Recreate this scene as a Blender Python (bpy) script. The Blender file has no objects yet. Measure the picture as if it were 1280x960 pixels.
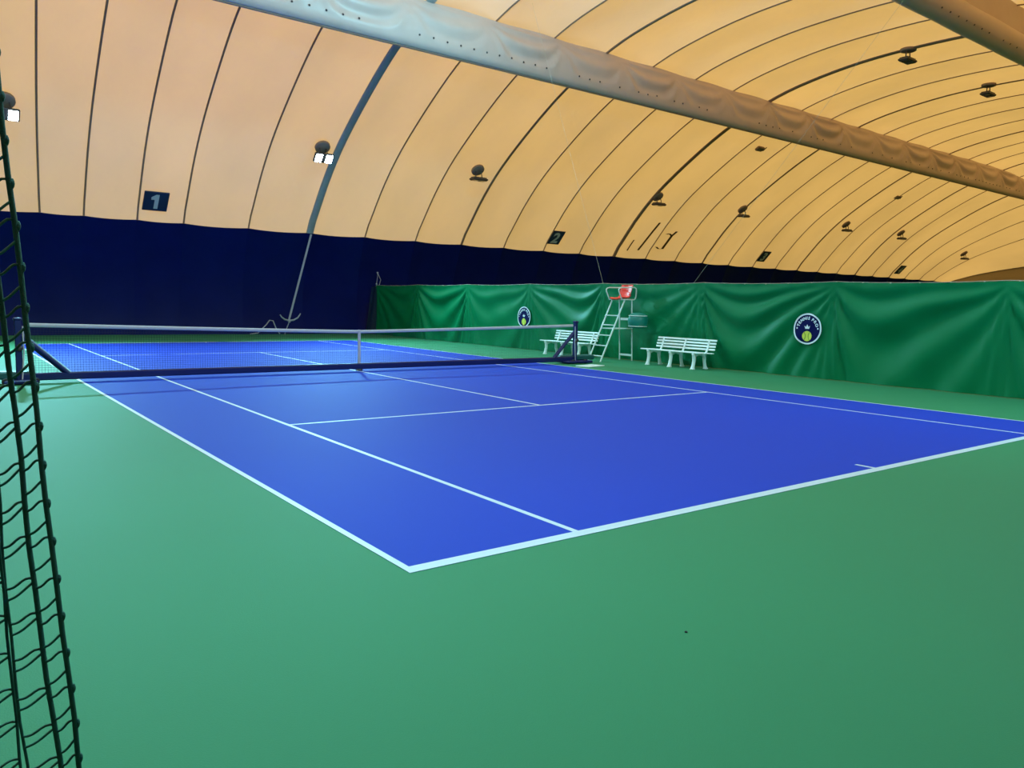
import bpy, math, random
from mathutils import Vector, Matrix
random.seed(7)
scene = bpy.context.scene
col = scene.collection

# ---------------------------------------------------------------- camera, world, exposure
cam_d = bpy.data.cameras.new('camera')
cam_d.sensor_width = 36.0
cam_d.lens = 970.94 / 1280 * 36.0
cam_d.clip_start = 0.05
cam_d.clip_end = 400
cam = bpy.data.objects.new('camera', cam_d)
col.objects.link(cam)
CAM = Vector((-7.710, -15.757, 1.599))
yaw, pit, rol = 0.650555, -0.1044146, 0.0237702
f = Vector((math.sin(yaw)*math.cos(pit), math.cos(yaw)*math.cos(pit), math.sin(pit)))
rt = Vector((math.cos(yaw), -math.sin(yaw), 0))
up = rt.cross(f)
c_, s_ = math.cos(rol), math.sin(rol)
R_, U_ = c_*rt + s_*up, -s_*rt + c_*up
cam.matrix_world = Matrix(((R_.x, U_.x, -f.x, CAM.x), (R_.y, U_.y, -f.y, CAM.y), (R_.z, U_.z, -f.z, CAM.z), (0, 0, 0, 1)))
scene.camera = cam

world = bpy.data.worlds.new('daylight')
scene.world = world
world.use_nodes = True
bg = world.node_tree.nodes['Background']
# overcast daylight outside the membrane: zenith brighter than horizon, dull ground below
wn, wl = world.node_tree.nodes, world.node_tree.links
w_tc = wn.new('ShaderNodeTexCoord'); w_sx = wn.new('ShaderNodeSeparateXYZ'); w_mr = wn.new('ShaderNodeMapRange'); w_rp = wn.new('ShaderNodeValToRGB')
w_mr.inputs['From Min'].default_value = -1; w_mr.inputs['From Max'].default_value = 1
wl.new(w_tc.outputs['Generated'], w_sx.inputs[0]); wl.new(w_sx.outputs['Z'], w_mr.inputs['Value']); wl.new(w_mr.outputs[0], w_rp.inputs['Fac'])
e_ = w_rp.color_ramp.elements
e_[0].position = .49; e_[0].color = (.08, .08, .075, 1)
e_[1].position = .51; e_[1].color = (.27, .265, .26, 1)
e2_ = w_rp.color_ramp.elements.new(1.0); e2_.color = (1.0, .98, .95, 1)
wl.new(w_rp.outputs['Color'], bg.inputs[0])
bg.inputs[1].default_value = 2.5
scene.view_settings.view_transform = 'Standard'
scene.view_settings.look = 'None'
scene.view_settings.exposure = 0.0
scene.view_settings.gamma = 1.0
scene.view_settings.use_curve_mapping = False
LAMP_COL = (0.27, 0.82, 1.0)
LAMP_W = {'far': 800, 'mid': 1300, 'near': 430}

# ---------------------------------------------------------------- helpers
def tag(o, label=None, cat=None, group=None, kind=None):
    if label: o['label'] = label
    if cat: o['category'] = cat
    if group: o['group'] = group
    if kind: o['kind'] = kind
    return o

def empty(name, loc=(0, 0, 0), rz=0.0):
    o = bpy.data.objects.new(name, None)
    o.empty_display_size = 0.2
    col.objects.link(o)
    o.location = loc
    o.rotation_euler = (0, 0, rz)
    return o

def link(name, me, parent=None):
    o = bpy.data.objects.new(name, me)
    col.objects.link(o)
    if parent is not None: o.parent = parent
    return o

class MB:
    def __init__(s): s.v = []; s.f = []; s.sm = []
    def add(s, vs, fs, smooth=False):
        n = len(s.v); s.v += [tuple(v) for v in vs]
        s.f += [tuple(i+n for i in q) for q in fs]; s.sm += [smooth]*len(fs)
        return s
    def box(s, c, d, M=None, bev=0.0):
        hx, hy, hz = d[0]/2, d[1]/2, d[2]/2
        c = Vector(c)
        if bev <= 0:
            vs = [Vector((x*hx, y*hy, z*hz)) for x in (-1, 1) for y in (-1, 1) for z in (-1, 1)]
            fs = [(0,1,3,2),(4,6,7,5),(0,4,5,1),(2,3,7,6),(0,2,6,4),(1,5,7,3)]
        else:
            b = min(bev, hx*.9, hy*.9, hz*.9)
            vs = []
            for z, k in ((-hz, b), (-hz+b, 0), (hz-b, 0), (hz, b)):
                X, Y = hx-k, hy-k
                q = b
                vs += [Vector(p) for p in ((-X+q,-Y,z),(X-q,-Y,z),(X,-Y+q,z),(X,Y-q,z),(X-q,Y,z),(-X+q,Y,z),(-X,Y-q,z),(-X,-Y+q,z))]
            fs = [tuple(range(7, -1, -1)), tuple(range(24, 32))]
            for r in range(3):
                for i in range(8):
                    j = (i+1) % 8
                    fs.append((r*8+i, r*8+j, r*8+8+j, r*8+8+i))
        if M is not None: vs = [M @ v for v in vs]
        return s.add([v+c for v in vs], fs)
    def tube(s, path, r, n=8, closed=False, cap=True, flat=None):
        P = [Vector(p) for p in path]; m = len(P)
        rr = r if isinstance(r, (list, tuple)) else [r]*m
        vs = []; prev = None
        for i in range(m):
            a = P[(i-1) % m] if (closed or i > 0) else P[i]
            b = P[(i+1) % m] if (closed or i < m-1) else P[i]
            t = (b-a).normalized()
            if prev is None:
                h = Vector((0, 0, 1)) if abs(t.z) < .9 else Vector((1, 0, 0))
                nrm = (h - t*h.dot(t)).normalized()
            else:
                nrm = prev - t*prev.dot(t)
                nrm = nrm.normalized() if nrm.length > 1e-6 else prev
            prev = nrm
            bn = t.cross(nrm)
            for k in range(n):
                an = 2*math.pi*k/n
                vs.append(P[i] + (nrm*math.cos(an) + bn*math.sin(an))*rr[i])
        fs = []
        for i in range(m if closed else m-1):
            for k in range(n):
                a0 = i*n+k; a1 = i*n+(k+1) % n; b0 = ((i+1) % m)*n+k; b1 = ((i+1) % m)*n+(k+1) % n
                fs.append((a0, a1, b1, b0))
        s.add(vs, fs, True)
        if not closed and cap:
            s.add(vs[:n], [tuple(range(n-1, -1, -1))]); s.add(vs[-n:], [tuple(range(n))])
        return s
    def grid(s, nu, nv, fn, smooth=True, flip=False):
        vs = [fn(i/nu, j/nv) for j in range(nv+1) for i in range(nu+1)]
        fs = []
        for j in range(nv):
            for i in range(nu):
                a = j*(nu+1)+i
                q = (a, a+1, a+nu+2, a+nu+1)
                fs.append(q[::-1] if flip else q)
        return s.add(vs, fs, smooth)
    def lathe(s, prof, c=(0, 0, 0), n=20, M=None):
        vs = []; c = Vector(c)
        for r, z in prof:
            for k in range(n):
                a = 2*math.pi*k/n
                p = Vector((r*math.cos(a), r*math.sin(a), z))
                if M is not None: p = M @ p
                vs.append(p+c)
        fs = []
        for i in range(len(prof)-1):
            for k in range(n):
                fs.append((i*n+k, i*n+(k+1) % n, (i+1)*n+(k+1) % n, (i+1)*n+k))
        fs.append(tuple(range(n-1, -1, -1))); fs.append(tuple((len(prof)-1)*n+k for k in range(n)))
        return s.add(vs, fs, True)
    def mesh(s, name, mat):
        me = bpy.data.meshes.new(name)
        me.from_pydata(s.v, [], s.f)
        me.polygons.foreach_set('use_smooth', s.sm)
        me.materials.append(mat)
        me.validate(); me.update()
        return me
    def build(s, name, mat, parent=None):
        return link(name, s.mesh(name, mat), parent)

def rgb(r, g, b):     # sRGB 0-255 -> linear
    t = []
    for c in (r, g, b):
        c /= 255
        t.append(c/12.92 if c <= .04045 else ((c+.055)/1.055)**2.4)
    return (*t, 1)

def mat(name, colr, rough=.5, var=.08, scale=6.0, bump=0.0, bscale=40.0, metal=0.0, spec=.5, detail=4):
    m = bpy.data.materials.new(name); m.use_nodes = True
    nt = m.node_tree; N = nt.nodes; L = nt.links
    b = N['Principled BSDF']
    b.inputs['Roughness'].default_value = rough
    b.inputs['Metallic'].default_value = metal
    b.inputs['Specular IOR Level'].default_value = spec
    tc = N.new('ShaderNodeTexCoord')
    nz = N.new('ShaderNodeTexNoise'); nz.inputs['Scale'].default_value = scale; nz.inputs['Detail'].default_value = detail
    L.new(tc.outputs['Object'], nz.inputs['Vector'])
    mx = N.new('ShaderNodeMix'); mx.data_type = 'RGBA'
    mx.inputs[6].default_value = tuple(c*(1-var) for c in colr[:3]) + (1,)
    mx.inputs[7].default_value = tuple(min(1, c*(1+var)) for c in colr[:3]) + (1,)
    L.new(nz.outputs['Fac'], mx.inputs[0])
    L.new(mx.outputs[2], b.inputs['Base Color'])
    if bump > 0:
        n2 = N.new('ShaderNodeTexNoise'); n2.inputs['Scale'].default_value = bscale; n2.inputs['Detail'].default_value = 6
        L.new(tc.outputs['Object'], n2.inputs['Vector'])
        bp = N.new('ShaderNodeBump'); bp.inputs['Strength'].default_value = bump; bp.inputs['Distance'].default_value = .02
        L.new(n2.outputs['Fac'], bp.inputs['Height']); L.new(bp.outputs['Normal'], b.inputs['Normal'])
    return m

def membrane(name, diff, trans, fac):
    m = bpy.data.materials.new(name); m.use_nodes = True
    nt = m.node_tree; N = nt.nodes; L = nt.links
    N.remove(N['Principled BSDF'])
    out = N['Material Output']
    d = N.new('ShaderNodeBsdfDiffuse'); t = N.new('ShaderNodeBsdfTranslucent'); x = N.new('ShaderNodeMixShader')
    tc = N.new('ShaderNodeTexCoord')
    nz = N.new('ShaderNodeTexNoise'); nz.inputs['Scale'].default_value = .35; nz.inputs['Detail'].default_value = 5
    mp = N.new('ShaderNodeMapping'); mp.inputs['Scale'].default_value = (1.2, .6, .6)
    L.new(tc.outputs['Object'], mp.inputs['Vector']); L.new(mp.outputs['Vector'], nz.inputs['Vector'])
    def mixc(cc, lo, hi):
        mx = N.new('ShaderNodeMix'); mx.data_type = 'RGBA'
        mx.inputs[6].default_value = tuple(c*lo for c in cc[:3]) + (1,)
        mx.inputs[7].default_value = tuple(min(1, c*hi) for c in cc[:3]) + (1,)
        L.new(nz.outputs['Fac'], mx.inputs[0]); return mx.outputs[2]
    L.new(mixc(diff, .93, 1.07), d.inputs['Color']); L.new(mixc(trans, .8, 1.2), t.inputs['Color'])
    n2 = N.new('ShaderNodeTexNoise'); n2.inputs['Scale'].default_value = 1.6; n2.inputs['Detail'].default_value = 4; n2.inputs['Distortion'].default_value = 1.5
    L.new(tc.outputs['Object'], n2.inputs['Vector'])
    bp = N.new('ShaderNodeBump'); bp.inputs['Strength'].default_value = .25; bp.inputs['Distance'].default_value = .05
    L.new(n2.outputs['Fac'], bp.inputs['Height']); L.new(bp.outputs['Normal'], d.inputs['Normal'])
    x.inputs[0].default_value = fac
    L.new(d.outputs[0], x.inputs[1]); L.new(t.outputs[0], x.inputs[2]); L.new(x.outputs[0], out.inputs['Surface'])
    return m

M = {}
M['cream'] = membrane('cream_membrane', (.80, .84, .86), (.80, .46, .125), .45)
M['gable'] = membrane('gable_membrane', (.40, .30, .17), (.5, .25, .06), .08)
M['seam'] = mat('seam_brown', (.33, .20, .14, 1), .7, .15)
M['seam_grey'] = mat('seam_webbing', (.33, .36, .38, 1), .6, .12, 8)
M['navy_wall'] = mat('navy_membrane', (.001, .005, .085, 1), .45, .25, .9, .35, 1.2, spec=.10)
M['green_floor'] = mat('green_acrylic', (.032, .200, .088, 1), .66, .07, .35, .12, 130, spec=.20, detail=8)
M['blue_court'] = mat('blue_acrylic', (.015, .044, .42, 1), .66, .06, .3, .12, 130, spec=.09, detail=8)
M['line'] = mat('white_line_paint', (.55, .61, .67, 1), .5, .04, 12)
M['tarp'] = mat('green_tarpaulin', (.000, .155, .054, 1), .46, .12, 1.0, .06, 6, spec=.15)
M['navy_tarp'] = mat('dark_flap', (.004, .02, .05, 1), .5, .1, 2)
M['navy_paint'] = mat('navy_paint', (.004, .009, .11, 1), .38, .08, 8)
M['net_cord'] = mat('black_net_cord', (.012, .018, .07, 1), .8, .1, 20)
M['tape'] = mat('white_net_tape', (.52, .52, .58, 1), .7, .08, 6)
M['white_plastic'] = mat('white_plastic', (.80, .88, .86, 1), .38, .04, 5)
M['alu'] = mat('white_tube', (.66, .74, .70, 1), .35, .06, 8)
M['red'] = mat('red_plastic', (.88, .055, .035, 1), .4, .08, 6)
M['teal'] = mat('teal_plastic', (.003, .20, .155, 1), .42, .1, 5)
M['teal_dark'] = mat('teal_box', (.008, .10, .10, 1), .5, .12, 6)
M['rubber'] = mat('black_rubber', (.015, .015, .018, 1), .8, .1, 10)
M['duct'] = mat('duct_fabric', (.56, .42, .39, 1), .40, .08, 2.0, .05, 6, spec=.4)
M['dark'] = mat('dark_metal', (.05, .042, .045, 1), .5, .12, 8)
M['patch'] = mat('patch_fabric', (.26, .19, .16, 1), .8, .15, 6)
M['sign'] = mat('sign_navy', (.010, .025, .085, 1), .5, .08, 6)
M['numeral'] = mat('sign_grey', (.52, .56, .60, 1), .5, .05, 6)
M['emblem'] = mat('emblem_navy', (.003, .005, .075, 1), .6, .05, 6, spec=.1)
M['emblem_white'] = mat('emblem_white', (.78, .84, .90, 1), .4, .04, 6)
M['ball'] = mat('ball_yellow', (.78, .80, .10, 1), .5, .06, 6)
M['ball_seam'] = mat('ball_seam', (.16, .30, .02, 1), .5, .06, 6)
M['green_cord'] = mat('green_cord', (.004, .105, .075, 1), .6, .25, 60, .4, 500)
M['green_cord_lit'] = mat('green_cord_painted_lit', (.005, .16, .12, 1), .55, .25, 60, .4, 500)  # lighter copy of the cord green, lit look put into the colour
M['cable'] = mat('steel_cable', (.50, .44, .34, 1), .5, .1, 10)
M['strap'] = mat('grey_strap', (.30, .34, .42, 1), .6, .1, 10)
M['stain'] = mat('stain_brown', (.07, .035, .012, 1), .8, .3, 9)
def emit(name, c, st):
    m = bpy.data.materials.new(name); m.use_nodes = True
    b = m.node_tree.nodes['Principled BSDF']
    b.inputs['Emission Color'].default_value = (*c, 1); b.inputs['Emission Strength'].default_value = st
    nz = m.node_tree.nodes.new('ShaderNodeTexNoise'); nz.inputs['Scale'].default_value = 3
    m.node_tree.links.new(nz.outputs['Fac'], b.inputs['Roughness'])
    return m
M['lit'] = emit('lit_pane', (.75, .97, 1.0), 30)
M['glass'] = mat('lamp_glass', (.10, .10, .11, 1), .15, .05, 5)

# ---------------------------------------------------------------- dome profile
KEY = [(17.35, 0), (17.45, 1.0), (17.28, 2.6), (16.65, 4.38), (15.8, 5.45), (14.75, 6.58), (13.3, 7.80), (11.0, 9.28), (8.95, 10.37), (6.8, 11.17), (5.05, 11.60), (2.57, 11.93), (0, 12.02)]
full = KEY + [(-y, z) for y, z in KEY[-2::-1]]
def spline(pts, sub=10):
    out = []
    for i in range(len(pts)-1):
        p0 = pts[max(i-1, 0)]; p1 = pts[i]; p2 = pts[i+1]; p3 = pts[min(i+2, len(pts)-1)]
        for k in range(sub):
            t = k/sub
            out.append(tuple(.5*((2*p1[a]) + (-p0[a]+p2[a])*t + (2*p0[a]-5*p1[a]+4*p2[a]-p3[a])*t*t + (-p0[a]+3*p1[a]-3*p2[a]+p3[a])*t**3) for a in (0, 1)))
    out.append(pts[-1]); return out
CUR = spline(full)
ARC = [0.0]
for a, b in zip(CUR[:-1], CUR[1:]): ARC.append(ARC[-1]+math.dist(a, b))
LEN = ARC[-1]
def prof(s):
    s = max(0.0, min(LEN, s))
    lo, hi = 0, len(ARC)-1
    while hi-lo > 1:
        mid = (lo+hi)//2
        if ARC[mid] <= s: lo = mid
        else: hi = mid
    t = (s-ARC[lo])/(ARC[hi]-ARC[lo])
    y = CUR[lo][0]*(1-t)+CUR[hi][0]*t; z = CUR[lo][1]*(1-t)+CUR[hi][1]*t
    dy, dz = CUR[hi][0]-CUR[lo][0], CUR[hi][1]-CUR[lo][1]
    l = math.hypot(dy, dz)
    return y, z, dy/l, dz/l
def arc_of(i): return ARC[i*10]
SB = arc_of(3)            # blue / cream boundary
def arc_at_y(yy):         # far-half arc length where profile reaches y
    lo, hi = SB, LEN/2
    for _ in range(40):
        m_ = (lo+hi)/2
        if prof(m_)[0] > yy: lo = m_
        else: hi = m_
    return lo
def capz(x, z):
    if x <= 48 or z <= 4.4: return z
    k = math.sqrt(max(0.0, 1-((x-48)/18.7)**2))
    return 4.4+(z-4.4)*k
def surf(x, s, off=0.0):  # off > 0 = inwards
    y, z, ty, tz = prof(s)
    # inward normal: tangent rotated (far wall: tangent goes up and toward -y)
    ny, nz = -tz, ty
    if True:
        ny, nz = -abs(tz)*(1 if s < LEN/2 else -1), -abs(ty)
        if z < 1.0: nz = 0.0
    y2, z2 = y+ny*off, z+nz*off
    return Vector((x, y2, capz(x, z2)))
def frame(x, s):
    y, z, ty, tz = prof(s)
    ex = Vector((1, 0, 0)); ey = Vector((0, ty, tz)); ez = ex.cross(ey)
    return ex, ey, ez

# seams: (x at the base, x drift toward the top, width, material)
XS = [(-13.6, 0, .05, 'seam'), (-11.2, 0, .05, 'seam'), (-8.9, -.25, .05, 'seam'), (-6.6, -.6, .05, 'seam'),
      (-4.21, -.63, .07, 'seam'), (-2.83, -.25, .07, 'seam'), (-1.04, -.28, .07, 'seam'), (.63, -.21, .07, 'seam'), (3.16, -.1, .065, 'seam'),
      (5.8, 0, .33, 'seam_grey'), (8.41, 0, .06, 'seam'), (11.02, 0, .06, 'seam'), (13.62, 0, .13, 'seam'), (16.2, 0, .06, 'seam'), (18.83, 0, .06, 'seam'),
      (21.4, 0, .06, 'seam'), (24.06, 0, .24, 'seam')]
x = 24.06
dk = {15, 19, 22, 24}
for k in range(13, 28):
    x += 2.6
    XS.append((x, 0, .14 if k in dk else .06, 'seam'))
XEND = 66.2
XS = [a for a in XS if a[0] < XEND-1.2] + [(XEND, 0, .14, 'seam')]
def seamx(a, s):
    t = max(0.0, min(1.0, (s-SB)/(arc_at9-SB))) if s < LEN/2 else max(0.0, min(1.0, (LEN-s-SB)/(arc_at9-SB)))
    return a[0]+a[1]*t
arc_at9 = arc_at_y(9.5)

ceiling = tag(empty('ceiling'), 'cream translucent air dome membrane arching over the court', 'ceiling', kind='structure')
wall_far = tag(empty('wall_back'), 'dark navy lower dome wall behind the far baseline', 'wall', kind='structure')
wall_near = tag(empty('wall_front'), 'dark navy lower dome wall on the near side', 'wall', kind='structure')

for i in range(len(XS)-1):
    a, b = XS[i], XS[i+1]
    w = b[0]-a[0]
    bil = .065*w
    sag = .05*w
    def pt(u, v):
        e = 4*u*(1-u)
        s0 = SB - sag*e; s1 = LEN-SB+sag*e
        s = s0+(s1-s0)*v
        x = seamx(a, s)*(1-u)+seamx(b, s)*u
        return surf(x, s, -bil*e)
    MB().grid(8, 56, pt).build('membrane_panel', M['cream'], ceiling)
    for far in (0, 1):
        def pw(u, v):
            e = 4*u*(1-u)
            s = (SB-sag*e)*v
            if far: s = LEN-s
            xx = a[0]*(1-u)+b[0]*u
            p = surf(xx, s, -bil*e*math.sin(math.pi*min(1, v*.5)))
            p.y += .02*math.sin(2.3*p.x+3*v)*math.sin(math.pi*v)
            return p
        MB().grid(8, 14, pw).build('wall_panel', M['navy_wall'], wall_near if far else wall_far)
for a in XS[1:]:
    w = a[2]
    n = 64
    th = .03 if w < .2 else .05
    vs = []; fs = []
    for j in range(n+1):
        s = SB+(LEN-2*SB)*j/n
        x0 = seamx(a, s)
        for dx, o in ((-w/2, 0.0), (-w*.36, th), (w*.36, th), (w/2, 0.0)):
            vs.append(surf(x0+dx, s, o+.005))
        if j:
            q = (j-1)*4
            for k in range(3): fs.append((q+k, q+k+1, q+k+5, q+k+4))
    MB().add(vs, fs, True).build('seam_band', M[a[3]], ceiling)

# end walls of the dome
def gable(name, x, label, mt, mb, nstrips):
    g = tag(empty(name), label, 'wall', kind='structure')
    for k in range(nstrips):
        m1, m2 = MB(), MB()
        n = 6
        y0 = -17.2+34.4*k/nstrips; y1 = -17.2+34.4*(k+1)/nstrips
        def top(y):
            lo, hi = 0.0, LEN
            for _ in range(40):
                mm = (lo+hi)/2
                if prof(mm)[0] > y: lo = mm
                else: hi = mm
            return max(.2, capz(min(x, XEND), prof(lo)[1]))
        def p1(u, v):
            y = y0+(y1-y0)*u; t = top(y); b = min(3.0, t)
            return Vector((x, y, b+(t-b)*v+.02))
        def p2(u, v):
            y = y0+(y1-y0)*u; t = top(y); b = min(3.0, t)
            return Vector((x, y, b*v))
        m1.grid(n, 4, p1).build('gable_panel', mt, g)
        m2.grid(n, 4, p2).build('wall_panel', mb, g)
gable('wall_right', XEND, 'dark end wall closing the far end of the dome', M['gable'], M['navy_wall'], 10)
gable('wall_left', -13.6, 'end wall of the dome beside the first court', M['cream'], M['navy_wall'], 10)

# ---------------------------------------------------------------- floor, court, lines
fl = MB().add([(-15, -19, 0), (68, -19, 0), (68, 19, 0), (-15, 19, 0)], [(0, 1, 2, 3)]).build('floor', M['green_floor'])
tag(fl, 'green acrylic hard court floor of the hall', 'floor', kind='structure')
def slab(x0, y0, x1, y1, z0, z1):
    return MB().box(((x0+x1)/2, (y0+y1)/2, (z0+z1)/2), (x1-x0, y1-y0, z1-z0))
cs = slab(-5.485, -11.885, 5.485, 11.885, .0005, .002).build('court_surface', M['blue_court'], fl)
cs['label'] = 'blue tennis court rectangle'
HW, HL, SW, SV = 5.485, 11.885, 4.115, 6.40
z0, z1 = .002, .0035
for sx in (-1, 1):
    xa, xb = sorted((sx*HW, sx*(HW-.05))); slab(xa, -HL, xb, HL, z0, z1).build('court_line', M['line'], fl)
    xa, xb = sorted((sx*SW, sx*(SW-.05))); slab(xa, -HL+.1, xb, HL-.1, z0, z1).build('court_line', M['line'], fl)
for sy in (-1, 1):
    ya, yb = sorted((sy*HL, sy*(HL-.1))); slab(-HW+.05, ya, HW-.05, yb, z0, z1).build('court_line', M['line'], fl)
    ya, yb = sorted((sy*SV, sy*(SV-.05))); slab(-SW+.05, ya, SW-.05, yb, z0, z1).build('court_line', M['line'], fl)
    ya, yb = sorted((sy*(HL-.1), sy*(HL-.3))); slab(-.025, ya, .025, yb, z0, z1).build('court_line', M['line'], fl)
slab(-.025, -SV+.05, .025, SV-.05, z0, z1).build('court_line', M['line'], fl)

# ---------------------------------------------------------------- fabric ducts under the roof
def swag(u, v):   # fold height: u along one bay, v depth below the hanging edge
    w = math.sin(math.pi*min(1, max(0, u)))
    k = v/(w**.8*.9+.06)
    amp = math.exp(-((k-1.0)/1.1)**2)*(.25+.75*w)
    return amp*math.sin(2*math.pi*1.35*math.log(k+.25)+.6)
def duct_one():
    d = tag(empty('fabric_duct', (0, 6.7, 9.5)), 'long grey fabric duct with swagged folds running under the cream roof above the net', 'duct')
    sec = [(.08, 1.64), (-.05, 1.40), (-.20, 1.05), (-.25, .75), (-.25, .42), (-.20, .18), (-.10, .07), (.08, .04), (.22, .10), (.29, .40), (.30, .85), (.24, 1.3), (.16, 1.64)]
    sec = spline(sec[:7], 4)+sec[7:]
    NF = 24
    cuts = [-13.4+i*.12 for i in range(int(74/.12)+1)]
    m = MB(); vs = []; fs = []
    n = len(sec)
    rnd = [random.uniform(.5, 1.5) for _ in range(60)]
    for i, xx in enumerate(cuts):
        bay = (xx+14)/3.15; bi = int(bay); u = bay-bi
        for k, (y, z) in enumerate(sec):
            o = 0.0
            if 0 < k < NF:
                v = (1.64-z)/1.35
                fade = min(1, max(0, (z-.36)/.25))*min(1, k/3)
                o = .085*rnd[bi]*swag(u+.06*math.sin(6.28*u), v)*fade
            zz = 9.5+z
            top = surf(xx, arc_at_y(max(.5, 6.7+y))).z
            if k in (0, n-1): zz = top-.02 if xx < 48 else min(zz, top)
            elif xx > 48: zz = min(zz, top-.02*k)
            vs.append(Vector((xx, 6.7+y+o-(6.7), zz-9.5+.018*math.sin(1.99*xx)*(1 if k == 0 else 0))))
        if i:
            q = (i-1)*n
            for k in range(n-1): fs.append((q+k, q+n+k, q+n+k+1, q+k+1))
    m.add(vs, fs, True).build('duct_sleeve', M['duct'], d)
    e = MB()
    xx = -13
    while xx < 58:
        if random.random() < .72:
            c = Vector((xx, -.262, .43+random.uniform(-.02, .02)))
            e.lathe([(.028, -.012), (.034, 0), (.028, .012)], c, 8, Matrix.Rotation(math.pi/2, 3, 'X'))
        xx += .52
    tag(e.build('eyelet', M['dark'], d), kind='stuff')
    h = MB().tube([(-13.4, -.02, .045), (60, -.02, .045)], .022, 6)
    h.build('hem_rope', M['seam'], d)
duct_one()
def duct_two():
    yc, zc, r = -4.4, 10.4, .40
    d = tag(empty('fabric_duct', (0, yc, zc)), 'round grey fabric duct crossing the top right corner of the roof', 'duct')
    n = 28
    cuts = [-13.4+i*.5 for i in range(int(72/.5)+1)]
    vs = []; fs = []
    for i, xx in enumerate(cuts):
        for k in range(n):
            a = 2*math.pi*k/n
            rr = r*(1+.012*math.sin(xx*2+a*3))
            vs.append((xx, rr*math.cos(a), rr*math.sin(a)))
        if i:
            q = (i-1)*n
            for k in range(n): fs.append((q+k, q+(k+1) % n, q+n+(k+1) % n, q+n+k))
    MB().add(vs, fs, True).build('duct_sleeve', M['duct'], d)
    def web(u, v):
        xx = -13.4+72*u
        t = prof(LEN-arc_at_y(4.4))[1]
        t = capz(xx, t)-zc
        return Vector((xx, .02*math.sin(3*xx), r*.98+(max(t, r)-r*.98)*v))
    MB().grid(140, 2, web).build('hanging_web', M['duct'], d)
    e = MB()
    for k in range(130):
        xx = -13+.52*k
        a = math.pi+math.radians(38)
        c = Vector((xx, (r+.004)*math.cos(a), (r+.004)*math.sin(a)))
        if random.random() < .85:
            e.lathe([(.024, -.012), (.028, 0), (.024, .012)], c, 8, Matrix.Rotation(a-math.pi/2, 3, 'X'))
    tag(e.build('eyelet', M['dark'], d), kind='stuff')
duct_two()

# ---------------------------------------------------------------- floodlights
def floodlight(x, s, lit, label, group, watts=0, tilt=0.0, wide=False):
    ex, ey, ez = frame(x, s)
    p = surf(x, s, -.01)
    root = empty('floodlight', p)
    tag(root, label, 'lamp', group)
    inw = surf(0, s, 1)-surf(0, s, 0); inw.normalize()
    side = Vector((1, 0, 0)); upv = inw.cross(side)
    Mx = Matrix((side, upv, inw)).transposed()      # local z = inward
    # reinforcement patch on the membrane
    MB().lathe([(.30, .0), (.30, .09), (.25, .11), (.10, .12)], (0, 0, 0), 18, Mx).build('patch', M['patch'], root)
    hz = -.46
    base = inw*.12
    hc = Vector((0, base.y*.6+inw.y*.12, hz))
    for sx in (-1, 1):
        MB().tube([base+Vector((sx*.13, 0, 0)), Vector((sx*.16, hc.y, hz*.55)), hc+Vector((sx*.16, 0, .02))], .022, 6).build('stem', M['dark'], root)
    T = Matrix.Rotation(tilt, 3, 'X')
    hb = MB().box(hc, (.78, .42, .10), T, .03)
    for k in range(7):
        hb.box(hc+T @ Vector((-.3+k*.1, 0, .065)), (.02, .34, .06), T)
    house = hb.build('housing', M['dark'], root)
    for sx in (-1, 1):
        MB().box(hc+T @ Vector((sx*.21, 0, -.055)), (.26, .34, .02), T, .008).build('pane', M['lit' if lit else 'glass'], house)
    if lit:
        if wide:
            ld = bpy.data.lights.new('lamp_light', 'POINT'); ld.shadow_soft_size = .32
        else:
            ld = bpy.data.lights.new('lamp_light', 'AREA'); ld.shape = 'RECTANGLE'; ld.size = .72; ld.size_y = .38; ld.spread = 1.8 if tilt < 0 else 2.8
        ld.energy = watts; ld.color = LAMP_COL
        lo = bpy.data.objects.new('lamp_light', ld); col.objects.link(lo); lo.parent = root
        lo.location = hc+T @ Vector((0, 0, -.42 if wide else -.085)); lo.rotation_euler = (tilt, 0, 0)
    return root
sF = arc_at_y(13.7); sM = arc_at_y(.5); sN = LEN-sF
gL = 'lit floodlights above the first court'; gU = 'unlit floodlights on the dome'
floodlight(-5.36, sF, True, 'lit white floodlight at the left edge behind the green cord net', gL, LAMP_W['far'], -.85)
floodlight(5.1, sF, True, 'lit white floodlight beside the wide grey roof seam', gL, LAMP_W['far'], -.85)
for xx in (-5.36, 5.1):
    floodlight(xx, sM, True, 'lit floodlight at the roof ridge, %s of the net' % ('left' if xx < 0 else 'right'), gL, LAMP_W['mid'], 0, True)
    floodlight(xx, sN, True, 'lit floodlight on the roof slope behind the near baseline, %s one' % ('left' if xx < 0 else 'right'), gL, LAMP_W['near'], .7)
for xx, lb in ((12.48, 'nearest dark unlit floodlight on the roof slope, left of the number 2 sign'),
               (24.3, 'unlit floodlight on the thick dark roof seam right of the number 2 sign'),
               (31.7, 'unlit floodlight on the roof slope above the number 3 sign'),
               (43.2, 'unlit floodlight on the slope above and right of the number 3 sign'),
               (50.8, 'unlit floodlight on the slope up left of the number 4 sign'),
               (61.5, 'farthest unlit floodlight in the rounded dome end above the curtain')):
    floodlight(xx, sF, False, lb, gU)
for xx, lb in ((24.1, 'unlit floodlight at the ridge hanging from the thick dark seam, nearer of two'),
               (31.6, 'unlit floodlight at the ridge below the round duct, farther of two')):
    floodlight(xx, sM, False, lb, gU)
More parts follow.
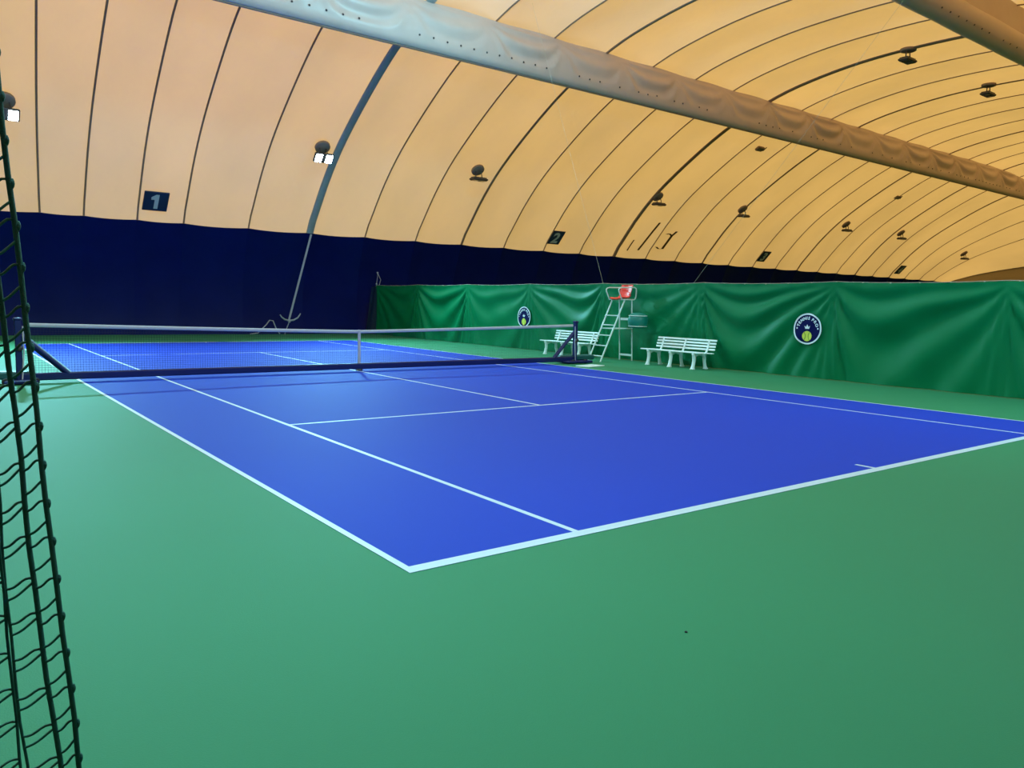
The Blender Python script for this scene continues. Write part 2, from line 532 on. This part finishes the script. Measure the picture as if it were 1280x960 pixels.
for xx, yy, lb in ((27.79, 9.87, 'small dark fitting on the roof below the swagged duct'), (44.9, 11.1, 'tiny dark fitting on the roof far right, left of the dome end')):
    s = arc_at_y(yy); p = surf(xx, s, -.08)
    g = tag(empty('roof_fitting', p), lb, 'fitting', 'small fittings on the roof')
    ex, ey, ez = frame(xx, s)
    inw = (surf(0, s, 1)-surf(0, s, 0)).normalized()
    Mx = Matrix((Vector((1, 0, 0)), inw.cross(Vector((1, 0, 0))), inw)).transposed()
    MB().box(inw*.06, (.5, .3, .14), Mx, .03).build('body', M['patch'], g)
    MB().tube([inw*.1, inw*.2+Vector((.2, 0, .05)), inw*.15+Vector((.5, 0, .2))], .03, 6).build('cable_tail', M['dark'], g)

# ---------------------------------------------------------------- lettering
_dg = None
def text_mesh(ch):
    cu = bpy.data.curves.new('t', 'FONT'); cu.body = ch; cu.size = 1.0; cu.align_x = 'CENTER'; cu.align_y = 'CENTER'; cu.resolution_u = 3
    cu.offset = .035
    o = bpy.data.objects.new('t', cu); col.objects.link(o)
    dg = bpy.context.evaluated_depsgraph_get(); dg.update()
    me = bpy.data.meshes.new_from_object(o.evaluated_get(dg))
    vs = [v.co.copy() for v in me.vertices]; fs = [tuple(p.vertices) for p in me.polygons]
    bpy.data.objects.remove(o); bpy.data.curves.remove(cu); bpy.data.meshes.remove(me)
    cx = (min(v.x for v in vs)+max(v.x for v in vs))/2; cy = (min(v.y for v in vs)+max(v.y for v in vs))/2
    return [(v.x-cx, v.y-cy) for v in vs], fs
for xx, ch, near in ((-.48, '1', 'near the left edge above the navy wall'), (19.25, '2', 'in the middle, left of the umpire chair'),
                     (37.55, '3', 'above the round emblem on the curtain'), (56.05, '4', 'farthest right near the dome end')):
    s = (arc_at_y(15.9)+arc_at_y(16.38))/2
    p = surf(xx, s, -.03)
    g = tag(empty('court_number_sign', p), f'dark navy sign with pale numeral {ch} {near}', 'sign', 'court number signs on the dome')
    y, z, ty, tz = prof(s)
    eu = Vector((0, ty, tz)); inw = (surf(0, s, 1)-surf(0, s, 0)).normalized()
    Mx = Matrix((Vector((1, 0, 0)), eu, Vector((1, 0, 0)).cross(eu))).transposed()
    nrm = Mx @ Vector((0, 0, 1))
    if nrm.dot(inw) < 0: sgn = -1
    else: sgn = 1
    pl = MB().box(inw*.03, (.88, .88, .05), Mx, .02).build('plate', M['sign'], g)
    tv, tf = text_mesh(ch)
    if ch == '1':
        tv = [(-.06, -.36), (.10, -.36), (.10, .36), (-.02, .36), (-.06, .16), (-.20, .22), (-.20, .09), (-.06, .09)]
        tf = [(0, 1, 2, 3, 4, 7), (4, 3, 5), (4, 5, 6, 7)]
    vs = [inw*.062+Mx @ Vector((tx*.9, tyy*.9, 0)) for tx, tyy in tv]
    MB().add(vs, tf).build('numeral', M['numeral'], g)

# stains on the membrane next to the thick seam
def strip(pts, w, name='stain'):
    vs = []; fs = []
    for i, (xx, yy) in enumerate(pts):
        s = arc_at_y(yy)
        off = -.06
        for d in (-w/2, w/2): vs.append(surf(xx+d, s, off))
        if i: q = 2*(i-1); fs.append((q, q+1, q+3, q+2))
    MB().add(vs, fs, True).build(name, M['stain'], ceiling)
strip([(24.98, 15.95), (24.97, 16.2), (24.96, 16.45)], .10)
strip([(26.1, 15.05), (26.0, 15.5), (25.9, 15.95), (25.8, 16.4)], .16)
strip([(27.94, 15.37), (27.75, 15.6), (27.72, 15.9), (27.7, 16.25)], .2)
strip([(27.25, 15.55), (27.45, 15.5), (27.75, 15.6)], .22)
strip([(27.1, 16.18), (27.4, 16.27), (27.72, 16.25)], .2)

# ---------------------------------------------------------------- green divider curtain
CX, CH = 8.90, 2.24
HP = [20.2, 16.4, 12.75, 9.0, 5.2, 1.6, -2.2, -5.98, -9.52, -13.2, -16.6]
_cr = random.Random(3)
bays = [(_cr.uniform(.55, 1.5), _cr.uniform(-.22, .22), _cr.uniform(0, 6), _cr.uniform(1.2, 2.3), _cr.uniform(.65, 1.1)) for _ in HP]
def curtain_x(y, z):
    for i in range(len(HP)-1):
        if HP[i+1] <= y <= HP[i]:
            u = (HP[i]-y)/(HP[i]-HP[i+1]); A, sk, ph, fq, dp_ = bays[i]; break
    else: return CX
    v = max(0.0, (CH-z)/CH)
    u2 = min(1, max(0, u+sk*math.sin(math.pi*u)))
    w = math.sin(math.pi*u2)
    k = v/(w**.75*dp_+.04)
    fold = math.sin(2*math.pi*fq*math.log(k+.35)+ph+.8*math.sin(2.1*y))
    env = min(1, v*5)*math.exp(-max(0, k-1.5)*.35)*(.15+.85*w**.5)
    o = .048*A*fold*env
    o += .018*math.sin(1.7*y+2.2*z+ph)*min(1, v*2)+.010*math.sin(4.3*y-5.1*z)*w*min(1, v*2)
    # vertical pleats falling from the hanging points
    dp = min(u, 1-u)
    o += .012*math.exp(-(dp/.09)**2)*math.sin(dp*120+ph)*min(1, v*3)
    for ey_, ez_ in ((-5.39, 1.15), (5.40, 1.12)):
        o *= 1-.8*math.exp(-(((y-ey_)/.5)**2+((z-ez_)/.5)**2)**2)
    # small creases along the foot and the top
    o += .012*math.sin(9*y+ph)*math.exp(-z/.12)+.010*math.sin(13*y+2*ph)*math.exp(-(CH-z)/.08)
    return CX-.02+o
def curtain_top(y):
    for i in range(len(HP)-1):
        if HP[i+1] <= y <= HP[i]:
            u = (HP[i]-y)/(HP[i]-HP[i+1]); return CH-.035*4*u*(1-u)-.006*abs(math.sin(14*y))
    return CH
cur = tag(empty('divider_curtain', (CX, 0, 0)), 'long green tarpaulin divider curtain with swagged folds beside the court', 'curtain')
Y0, Y1 = 16.4, -16.6
def cpt(u, v):
    y = Y0+(Y1-Y0)*u; z = .012+(curtain_top(y)-.012)*v
    return Vector((curtain_x(y, z)-CX, y, z))
MB().grid(760, 44, cpt).build('tarpaulin', M['tarp'], cur)
cb = [(0, Y0-(Y0-Y1)*i/200, curtain_top(Y0-(Y0-Y1)*i/200)+.012) for i in range(201)]
MB().tube(cb, .006, 6).build('top_cable', M['cable'], cur)
clip = MB().box((0, 0, 0), (.02, .03, .026), None, .006).mesh('clip', M['cable'])
y = Y0-.1
while y > -13:
    o = link('clip', clip, cur); o.location = (-.008, y, curtain_top(y)+.005); y -= .62
# dark flap closing the gap to the far wall
def fpt(u, v):
    y = 16.4+.75*u*(1-.25*v); z = .01+(2.2-.05*u)*v
    return Vector((.03+.03*math.sin(8*u+2*v)-.25*u*(1-v), y, z))
o = MB().grid(8, 10, fpt).build('end_flap', M['navy_tarp'], cur); o['label'] = 'dark blue flap at the end of the curtain'

def emblem(yc, zc, r):
    # local a = to the viewer's right (-y), b = up
    def on(a, b, off): 
        y = yc-a; z = zc+b
        return Vector((curtain_x(y, z)-CX-off, y, z))
    vs = [on(0, 0, .03)]; fs = []; n = 40; rings = 6
    for j in range(1, rings+1):
        for k in range(n):
            t = 2*math.pi*k/n; vs.append(on(r*j/rings*math.sin(t), r*j/rings*math.cos(t), .03))
    for k in range(n): fs.append((0, 1+k, 1+(k+1) % n))
    for j in range(rings-1):
        for k in range(n):
            q = 1+j*n
            fs.append((q+k, q+n+k, q+n+(k+1) % n, q+(k+1) % n))
    e = MB().add(vs, fs, True).build('emblem', M['emblem'], cur); e['label'] = 'round navy emblem with white rim, lettering, crown and tennis ball'
    def ann(r0, r1, off, ca=0, cb2=0, n=48):
        vs = []; fs = []
        for k in range(n):
            t = 2*math.pi*k/n
            vs.append(on(ca+r0*math.sin(t), cb2+r0*math.cos(t), off)); vs.append(on(ca+r1*math.sin(t), cb2+r1*math.cos(t), off))
        for k in range(n):
            q = 2*k; w = 2*((k+1) % n); fs.append((q, q+1, w+1, w))
        return MB().add(vs, fs, True)
    ann(r*.90, r*1.0, .042).build('rim', M['emblem_white'], e)
    txt = 'TENNIS PRO'
    span = math.radians(158)
    adv = {'T': .62, 'E': .64, 'N': .76, 'I': .34, 'S': .66, ' ': .34, 'P': .66, 'R': .70, 'O': .80}
    tot = sum(adv[c] for c in txt); acc = 0.0
    for ch in txt:
        t = -span/2+span*(acc+adv[ch]/2)/tot; acc += adv[ch]
        if ch == ' ': continue
        tv, tf = text_mesh(ch)
        sc = r*.27
        vs = []
        for tx, tyy in tv:
            X, Y = tx*sc, tyy*sc+r*.69
            vs.append(on(X*math.cos(t)+Y*math.sin(t), -X*math.sin(t)+Y*math.cos(t), .042))
        MB().add(vs, tf).build('letter', M['emblem_white'], e)
    for sg in (-1, 1):
        ann(.0005, r*.055, .042, sg*r*.74, r*.03, 12).build('dot', M['emblem_white'], e)
    cr = [(-.13, -.12), (.13, -.12), (.20, .08), (.09, .0), (0, .17), (-.09, .0), (-.20, .08)]
    MB().add([on(a*r, (b+.12)*r, .042) for a, b in cr], [(0, 1, 3, 5), (1, 2, 3), (3, 4, 5), (5, 6, 0)]).build('crown', M['emblem_white'], e)
    ann(.0005, r*.33, .042, 0, -r*.47).build('ball', M['ball'], e)
    for sg in (-1, 1):
        vs = []; fs = []
        for k in range(9):
            t = -1+2*k/8
            for d in (-.02, .02): vs.append(on(sg*r*(.10+.10*t*t+d), r*(-.47+.27*t), .05))
            if k: q = 2*(k-1); fs.append((q, q+1, q+3, q+2))
        MB().add(vs, fs).build('ball_seam', M['ball_seam'], e)
emblem(-5.39, 1.15, .365)
emblem(5.40, 1.12, .355)

# suspension wires of the curtain
for (a, b, lb) in (((CX, 1.6, CH), (CX, 3.98, 7.95), 'thin steel wire from roof to curtain left of the umpire chair'),
                   ((CX, -1.9, CH), (CX, -3.2, 3.7), 'thin steel wire tied to the curtain top right of the umpire chair')):
    a = Vector(a); b = Vector(b)
    if b.z > 5:
        b = a+(b-a)*1.62
        b.z = min(b.z, surf(0, arc_at_y(b.y)).z-.02)
    else:
        b = a+(b-a)*5.2
        b.z = min(b.z, 11.2)
    w = MB().tube([(0, 0, 0), tuple((b-a)*.5+Vector((0, 0, -.02))), tuple(b-a)], .0032, 5).build('suspension_wire', M['cable'])
    w.location = a
    tag(w, lb, 'wire', 'curtain suspension wires')
tc_ = tag(empty('knotted_rope', (9.2, 17.1, 2.2)), 'pale knotted cord tied between navy wall and curtain end', 'cord')
MB().tube([(.03, -.12, .62), (.0, -.18, .45), (-.09, -.25, .1), (-.16, -.3, -.25), (-.30, -.3, -1.4)], .012, 6).build('cord', M['strap'], tc_)
MB().tube([(.03, -.12, .62), (.1, -.3, .30), (-.15, -.62, .03)], .014, 6).build('cord', M['strap'], tc_)
for p in ((.03, -.12, .62), (-.09, -.25, .1), (-.13, -.28, -.1)):
    MB().lathe([(.015, -.04), (.04, -.02), (.045, .02), (.015, .045)], p, 10).build('knot', M['strap'], tc_)

# ---------------------------------------------------------------- tie-down strap with hook in front of the navy wall
td = tag(empty('tie_down_strap', (4.75, 16.5, 0)), 'grey tie-down strap with curved hook below the wide grey roof seam', 'strap')
MB().box((.52, -.06, 2.45), (.085, .02, 3.85), Matrix.Rotation(math.atan2(1.03, 3.75), 3, 'Y'), .006).build('strap', M['strap'], td)
hk = [(-.40, -.15, .86), (-.33, -.15, .76), (-.2, -.15, .66), (0, -.15, .61), (.2, -.15, .64), (.38, -.15, .74), (.46, -.15, .85), (.5, -.15, .92)]
MB().tube(hk, [.02, .03, .035, .04, .038, .034, .028, .02], 8).build('hook', M['strap'], td)
MB().lathe([(.02, -.06), (.055, -.04), (.055, .04), (.02, .06)], (0, -.15, .58), 10).build('shackle', M['strap'], td)
MB().tube([(0, -.15, .56), (-.1, -.18, .35), (-.2, -.2, .12), (-.22, -.2, .02)], .022, 6).build('anchor_rod', M['strap'], td)
rp = tag(MB().tube([(3.0, 16.1, .06), (3.35, 16.2, .10), (3.75, 16.3, .45), (3.9, 16.35, .62), (4.05, 16.35, .60), (4.15, 16.3, .30), (4.3, 16.25, .05)], .024, 7).build('rope', M['strap']),
         'pale rope end looped against the navy wall beside the hook', 'rope')


# ---------------------------------------------------------------- tennis net on its free-standing frame
net = tag(empty('tennis_net', (0, 0, 0)), 'tennis net with white top tape on a navy frame across the court', 'net')
XP = 6.40
def nh(x): return .914+(1.055-.914)*(abs(x)/XP)**1.15
g = MB()
def ribbon(p, q, r):
    a = Vector(p); b = Vector(q); t = (b-a).normalized()
    n1 = t.cross(Vector((0, 1, 0))).normalized()*r; n2 = Vector((0, r, 0))
    vs = []
    for P in (a, b): vs += [P+n1, P+n2, P-n1, P-n2]
    g.add(vs, [(0, 1, 5, 4), (1, 2, 6, 5), (2, 3, 7, 6), (3, 0, 4, 7)])
x = -XP+.06
while x < XP-.05:
    ribbon((x, 0, .10), (x, 0, nh(x)-.03), .0016); x += .046
for j in range(1, 22):
    N_ = 16
    for k in range(N_):
        xa = -XP+.05+(2*XP-.1)*k/N_; xb = -XP+.05+(2*XP-.1)*(k+1)/N_
        ribbon((xa, 0, .10+(nh(xa)-.13)*j/21.5), (xb, 0, .10+(nh(xb)-.13)*j/21.5), .0016)
nm = g.build('mesh', M['net_cord'], net); tag(nm, kind='stuff')
def tape(u, v):
    x = -XP+.1+(2*XP-.2)*u
    a = v*2*math.pi
    return Vector((x, .016*math.sin(a), nh(x)-.035+.036*math.cos(a)))
MB().grid(48, 10, tape).build('top_tape', M['tape'], net)
MB().box((0, 0, .47), (.055, .042, .90), None, .004).build('centre_strap', M['tape'], net)
MB().box((0, 0, .03), (.14, .10, .03), None, .008).build('strap_anchor', M['dark'], net)
MB().box((0, 0, .115), (2*XP, .09, .13), None, .02).build('bottom_beam', M['navy_paint'], net)
def shear(p): return p
for sx in (-1, 1):
    X = sx*XP
    MB().box((X, 0, .57), (.10, .10, 1.08), None, .012).build('post', M['navy_paint'], net)
    MB().box((X+sx*.0, 0, 1.12), (.13, .13, .05), None, .015).build('post_cap', M['navy_paint'], net)
    MB().tube([(X-sx*.05, 0, .83), (X-sx*.74, 0, .16)], .058, 4).build('brace', M['navy_paint'], net)
    MB().tube([(X-sx*.065, -.06, 1.0), (X-sx*.07, -.07, .55), (X-sx*.03, -.07, .05)], .012, 6).build('tension_rod', M['tape'], net)
    MB().lathe([(.02, -.03), (.05, -.02), (.05, .02), (.02, .03)], (X-sx*.01, -.085, .62), 12, Matrix.Rotation(math.pi/2, 3, 'X')).build('winch', M['dark'], net)
    xo = X+sx*.12
    MB().box((xo, .14, .145), (1.25 if sx > 0 else .62, .30, .13), None, .025).build('ballast_box', M['teal_dark'], net)
    MB().box((X, 0, .05), (.9 if sx > 0 else .5, .5, .06), None, .015).build('foot_plate', M['navy_paint'], net)
    for k in (-1, 1):
        MB().lathe([(.02, -.03), (.055, -.03), (.06, 0), (.055, .03), (.02, .03)], (X+k*.22, -.2, .06), 14, Matrix.Rotation(math.pi/2, 3, 'X')).build('wheel', M['rubber'], net)
pb = tag(MB().box((6.1, -.95, .012), (.75, .42, .022), Matrix.Rotation(.25, 3, 'Z'), .006).build('floor_plate', M['white_plastic']),
         'flat white plate lying on the floor at the right net post', 'plate')

# ---------------------------------------------------------------- white plastic benches
def make_bench():
    b = empty('bench')
    for k in range(4):
        zz = .735-.078*k
        xx = .63-.024*k
        MB().box((xx, 0, zz), (.028, 2.02, .052), Matrix.Rotation(.3, 3, 'Y'), .010).build('back_slat', M['white_plastic'], b)
    for k in range(4):
        MB().box((.02+.135*k, 0, .428-.006*k), (.105, 2.12, .032), None, .010).build('seat_slat', M['white_plastic'], b)
    for y in (-.78, 0, .78):
        fr = MB()
        # front leg, flared foot
        fr.tube([(-.02, y, .41), (.03, y, .36), (.03, y, .22), (.0, y, .08), (-.02, y, .0)], [.040, .054, .045, .046, .060], 8)
        fr.tube([(.46, y, .40), (.43, y, .33), (.44, y, .20), (.47, y, .08), (.50, y, .0)], [.042, .052, .042, .044, .060], 8)
        fr.box((-.02, y, .012), (.15, .07, .024), None, .008)
        fr.box((.50, y, .012), (.15, .07, .024), None, .008)
        fr.box((.21, y, .385), (.52, .045, .05), None, .01)
        fr.tube([(.06, y, .33), (.22, y, .375), (.40, y, .33)], .018, 6)
        fr.build('leg_frame', M['white_plastic'], b)
        MB().tube([(.46, y, .38), (.53, y, .48), (.615, y, .74)], [.030, .026, .022], 8).build('back_post', M['white_plastic'], b)
    return b
def copy_tree(o, parent=None):
    c = o.copy(); col.objects.link(c); c.parent = parent
    for ch in list(o.children): copy_tree(ch, c)
    return c
b1 = make_bench(); b1.location = (8.03, -1.95, 0)
tag(b1, 'white slatted plastic bench right of the umpire chair', 'bench', 'white benches along the curtain')
b2 = copy_tree(b1); b2.location = (8.02, 2.42, 0)
b2['label'] = 'white slatted plastic bench behind the right net post'

# ---------------------------------------------------------------- umpire chair
uc = tag(empty('umpire_chair', (7.4, .1, 0)), 'tall umpire chair with white ladder and red seat beside the net', 'chair')
YN, YF = -.06, .44        # near and far side (local y)
def L_(x, y, z): return (x-7.4, y, z)
for y in (YN, YF):
    MB().tube([L_(7.40, y, 0), L_(8.28, y, 1.76)], .022, 8).build('rail', M['alu'], uc)
    MB().tube([L_(8.66, y, 0), L_(8.56, y, 1.76)], .019, 8).build('rear_leg', M['alu'], uc)
    MB().tube([L_(8.20, y, 1.76), L_(8.64, y, 1.76)], .019, 8).build('seat_rail', M['alu'], uc)
    arm = [(8.16, 1.75), (8.10, 1.86), (8.03, 1.98), (8.02, 2.04), (8.06, 2.08), (8.14, 2.095), (8.40, 2.10), (8.66, 2.11), (8.72, 2.08), (8.73, 2.0), (8.72, 1.86), (8.70, 1.79), (8.64, 1.755)]
    MB().tube([L_(a, y, c) for a, c in arm], .017, 8).build('arm_frame', M['alu'], uc)
for z in (.16, .45, .74, 1.03, 1.30, 1.55)[:6]:
    x = 7.40+.5*z
    if z > 1.5: continue
    MB().box(L_(x, (YN+YF)/2, z), (.06, YF-YN, .028), None, .006).build('rung', M['alu'], uc)
MB().box(L_(8.635, (YN+YF)/2, 1.20), (.02, YF-YN, .07), None, .006).build('crossbar', M['alu'], uc)
MB().box(L_(8.655, (YN+YF)/2, .16), (.02, YF-YN, .06), None, .006).build('crossbar', M['alu'], uc)
MB().box(L_(8.24, (YN+YF)/2, .93), (.72, YF-YN+.05, .025), None, .006).build('shelf', M['alu'], uc)
sb = MB()
def seatpt(u, v):
    pr = [(8.14, 1.775), (8.18, 1.80), (8.34, 1.79), (8.46, 1.80), (8.54, 1.86), (8.58, 1.96), (8.62, 2.08), (8.65, 2.17), (8.68, 2.19)]
    t = v*(len(pr)-1); i = min(int(t), len(pr)-2); w = t-i
    a = pr[i][0]*(1-w)+pr[i+1][0]*w; c = pr[i][1]*(1-w)+pr[i+1][1]*w
    e = (2*u-1)
    yw = .225*(1-.18*max(0, v-.75)*4*.3)
    return Vector(L_(a-.05*e*e*(1 if v > .5 else 0), (YN+YF)/2+yw*e, c+.03*e*e*(1 if v <= .5 else 0)))
sb.grid(10, 24, seatpt)
sb.grid(10, 24, lambda u, v: seatpt(u, v)+Vector((.018, 0, -.018)), flip=True)
seat = sb.build('seat_shell', M['red'], uc)
for k in range(3):
    p = [seatpt(u/6*.7+.15, .70+.09*k)+Vector((-.008, 0, .004)) for u in range(7)]
    MB().tube(p, .008, 5).build('back_ridge', M['red'], seat)

# ball drum hanging beside the chair
dr = tag(empty('drum_basket', (8.45, -.33, .98)), 'round teal drum with white rims hanging on the umpire chair', 'basket')
MB().lathe([(.12, -.02), (.21, -.005), (.25, .04), (.275, .11), (.28, .19), (.272, .27), (.245, .335), (.20, .385), (.12, .41), (.03, .42)], (0, 0, 0), 28).build('drum', M['teal'], dr)
def ring(r, z):
    return MB().tube([(r*math.cos(2*math.pi*k/32), r*math.sin(2*math.pi*k/32), z) for k in range(32)], .013, 6, closed=True)
ring(.253, .33).build('rim', M['alu'], dr); ring(.255, .035).build('rim', M['alu'], dr)
MB().tube([(.05, .20, .36), (.10, .30, .40), (.14, .36, .30)], .012, 6).build('hook', M['alu'], dr)

# ---------------------------------------------------------------- cord net in the foreground
cn = tag(empty('cord_net', (-7.55, -14.25, 0)), 'dark green knotted cord net hanging at the left edge in the foreground', 'net')
rr = random.Random(11)
def strand_fn(zref, xref, slope, amp, ph, yoff):
    def fn(z): return Vector((xref+slope*(zref-z)+amp*math.sin(9*z+ph)+.55*amp*math.sin(23*z+1.7*ph)+7.55, yoff+.012*math.sin(5*z+ph), z))
    return fn
strands = [strand_fn(1.5, -7.5695, .064, .0015, .3, 0.0),
           strand_fn(1.5, -7.601, .068, .0022, 1.4, .008),
           strand_fn(1.0, -7.609, .050, .003, 2.2, .02),
           strand_fn(1.0, -7.6165, .062, .003, 4.1, .03)]
xb = -7.665
for k in range(9):
    strands.append(strand_fn(1.0, xb, .05+rr.uniform(-.02, .02), .004, rr.uniform(0, 6), rr.uniform(-.02, .05))); xb -= .042
for i, fn in enumerate(strands):
    r = .0045 if i < 2 else .0026
    p = [fn(z/40*3.1+.0) for z in range(41)]
    MB().tube(p, r, 7).build('border_cord' if i == 0 else 'vertical_cord', M['green_cord'], cn)
P_ = .0665
def cord_between(fa, fb, za, zb, bend, r, wob):
    a = fa(za); b = fb(zb); pts = []
    for k in range(8):
        t = k/7
        p = a.lerp(b, t)
        p.z += bend*math.sin(math.pi*t)+wob*math.sin(2*math.pi*t)
        p.y += -.004*math.sin(math.pi*t)
        pts.append(p)
    return MB().tube(pts, r, 6)
pairs = [(1, 0), (2, 1), (4, 3)]+[(k+1, k) for k in range(4, len(strands)-1)]
for (ia, ib) in pairs:
    zz = .03
    while zz < 3.0:
        j = rr.uniform(-.004, .004)
        lo_a, lo_b = (-.042, -.0155) if ia == 1 else (-.020, .011)
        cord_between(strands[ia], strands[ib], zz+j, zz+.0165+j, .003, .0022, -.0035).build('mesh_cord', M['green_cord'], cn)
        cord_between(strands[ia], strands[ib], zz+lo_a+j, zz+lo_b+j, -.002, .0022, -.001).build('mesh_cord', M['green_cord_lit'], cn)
        zz += P_
kn = MB().lathe([(.002, -.008), (.0036, -.004), (.0042, 0), (.0036, .004), (.002, .008)], (0, 0, 0), 8).mesh('knot', M['green_cord'])
for i in (0, 1):
    zz = .03
    while zz < 3.0:
        o = link('knot', kn, cn); o.location = strands[i](zz+(.012 if i == 0 else 0))+Vector((.004 if i == 0 else 0, 0, 0)); zz += P_

# tiny crumb on the floor
tag(MB().lathe([(.003, 0), (.008, .002), (.007, .006), (.002, .008)], (-4.77, -13.36, 0), 7).build('crumb', M['rubber']), 'tiny dark crumb lying on the green floor in front', 'crumb')
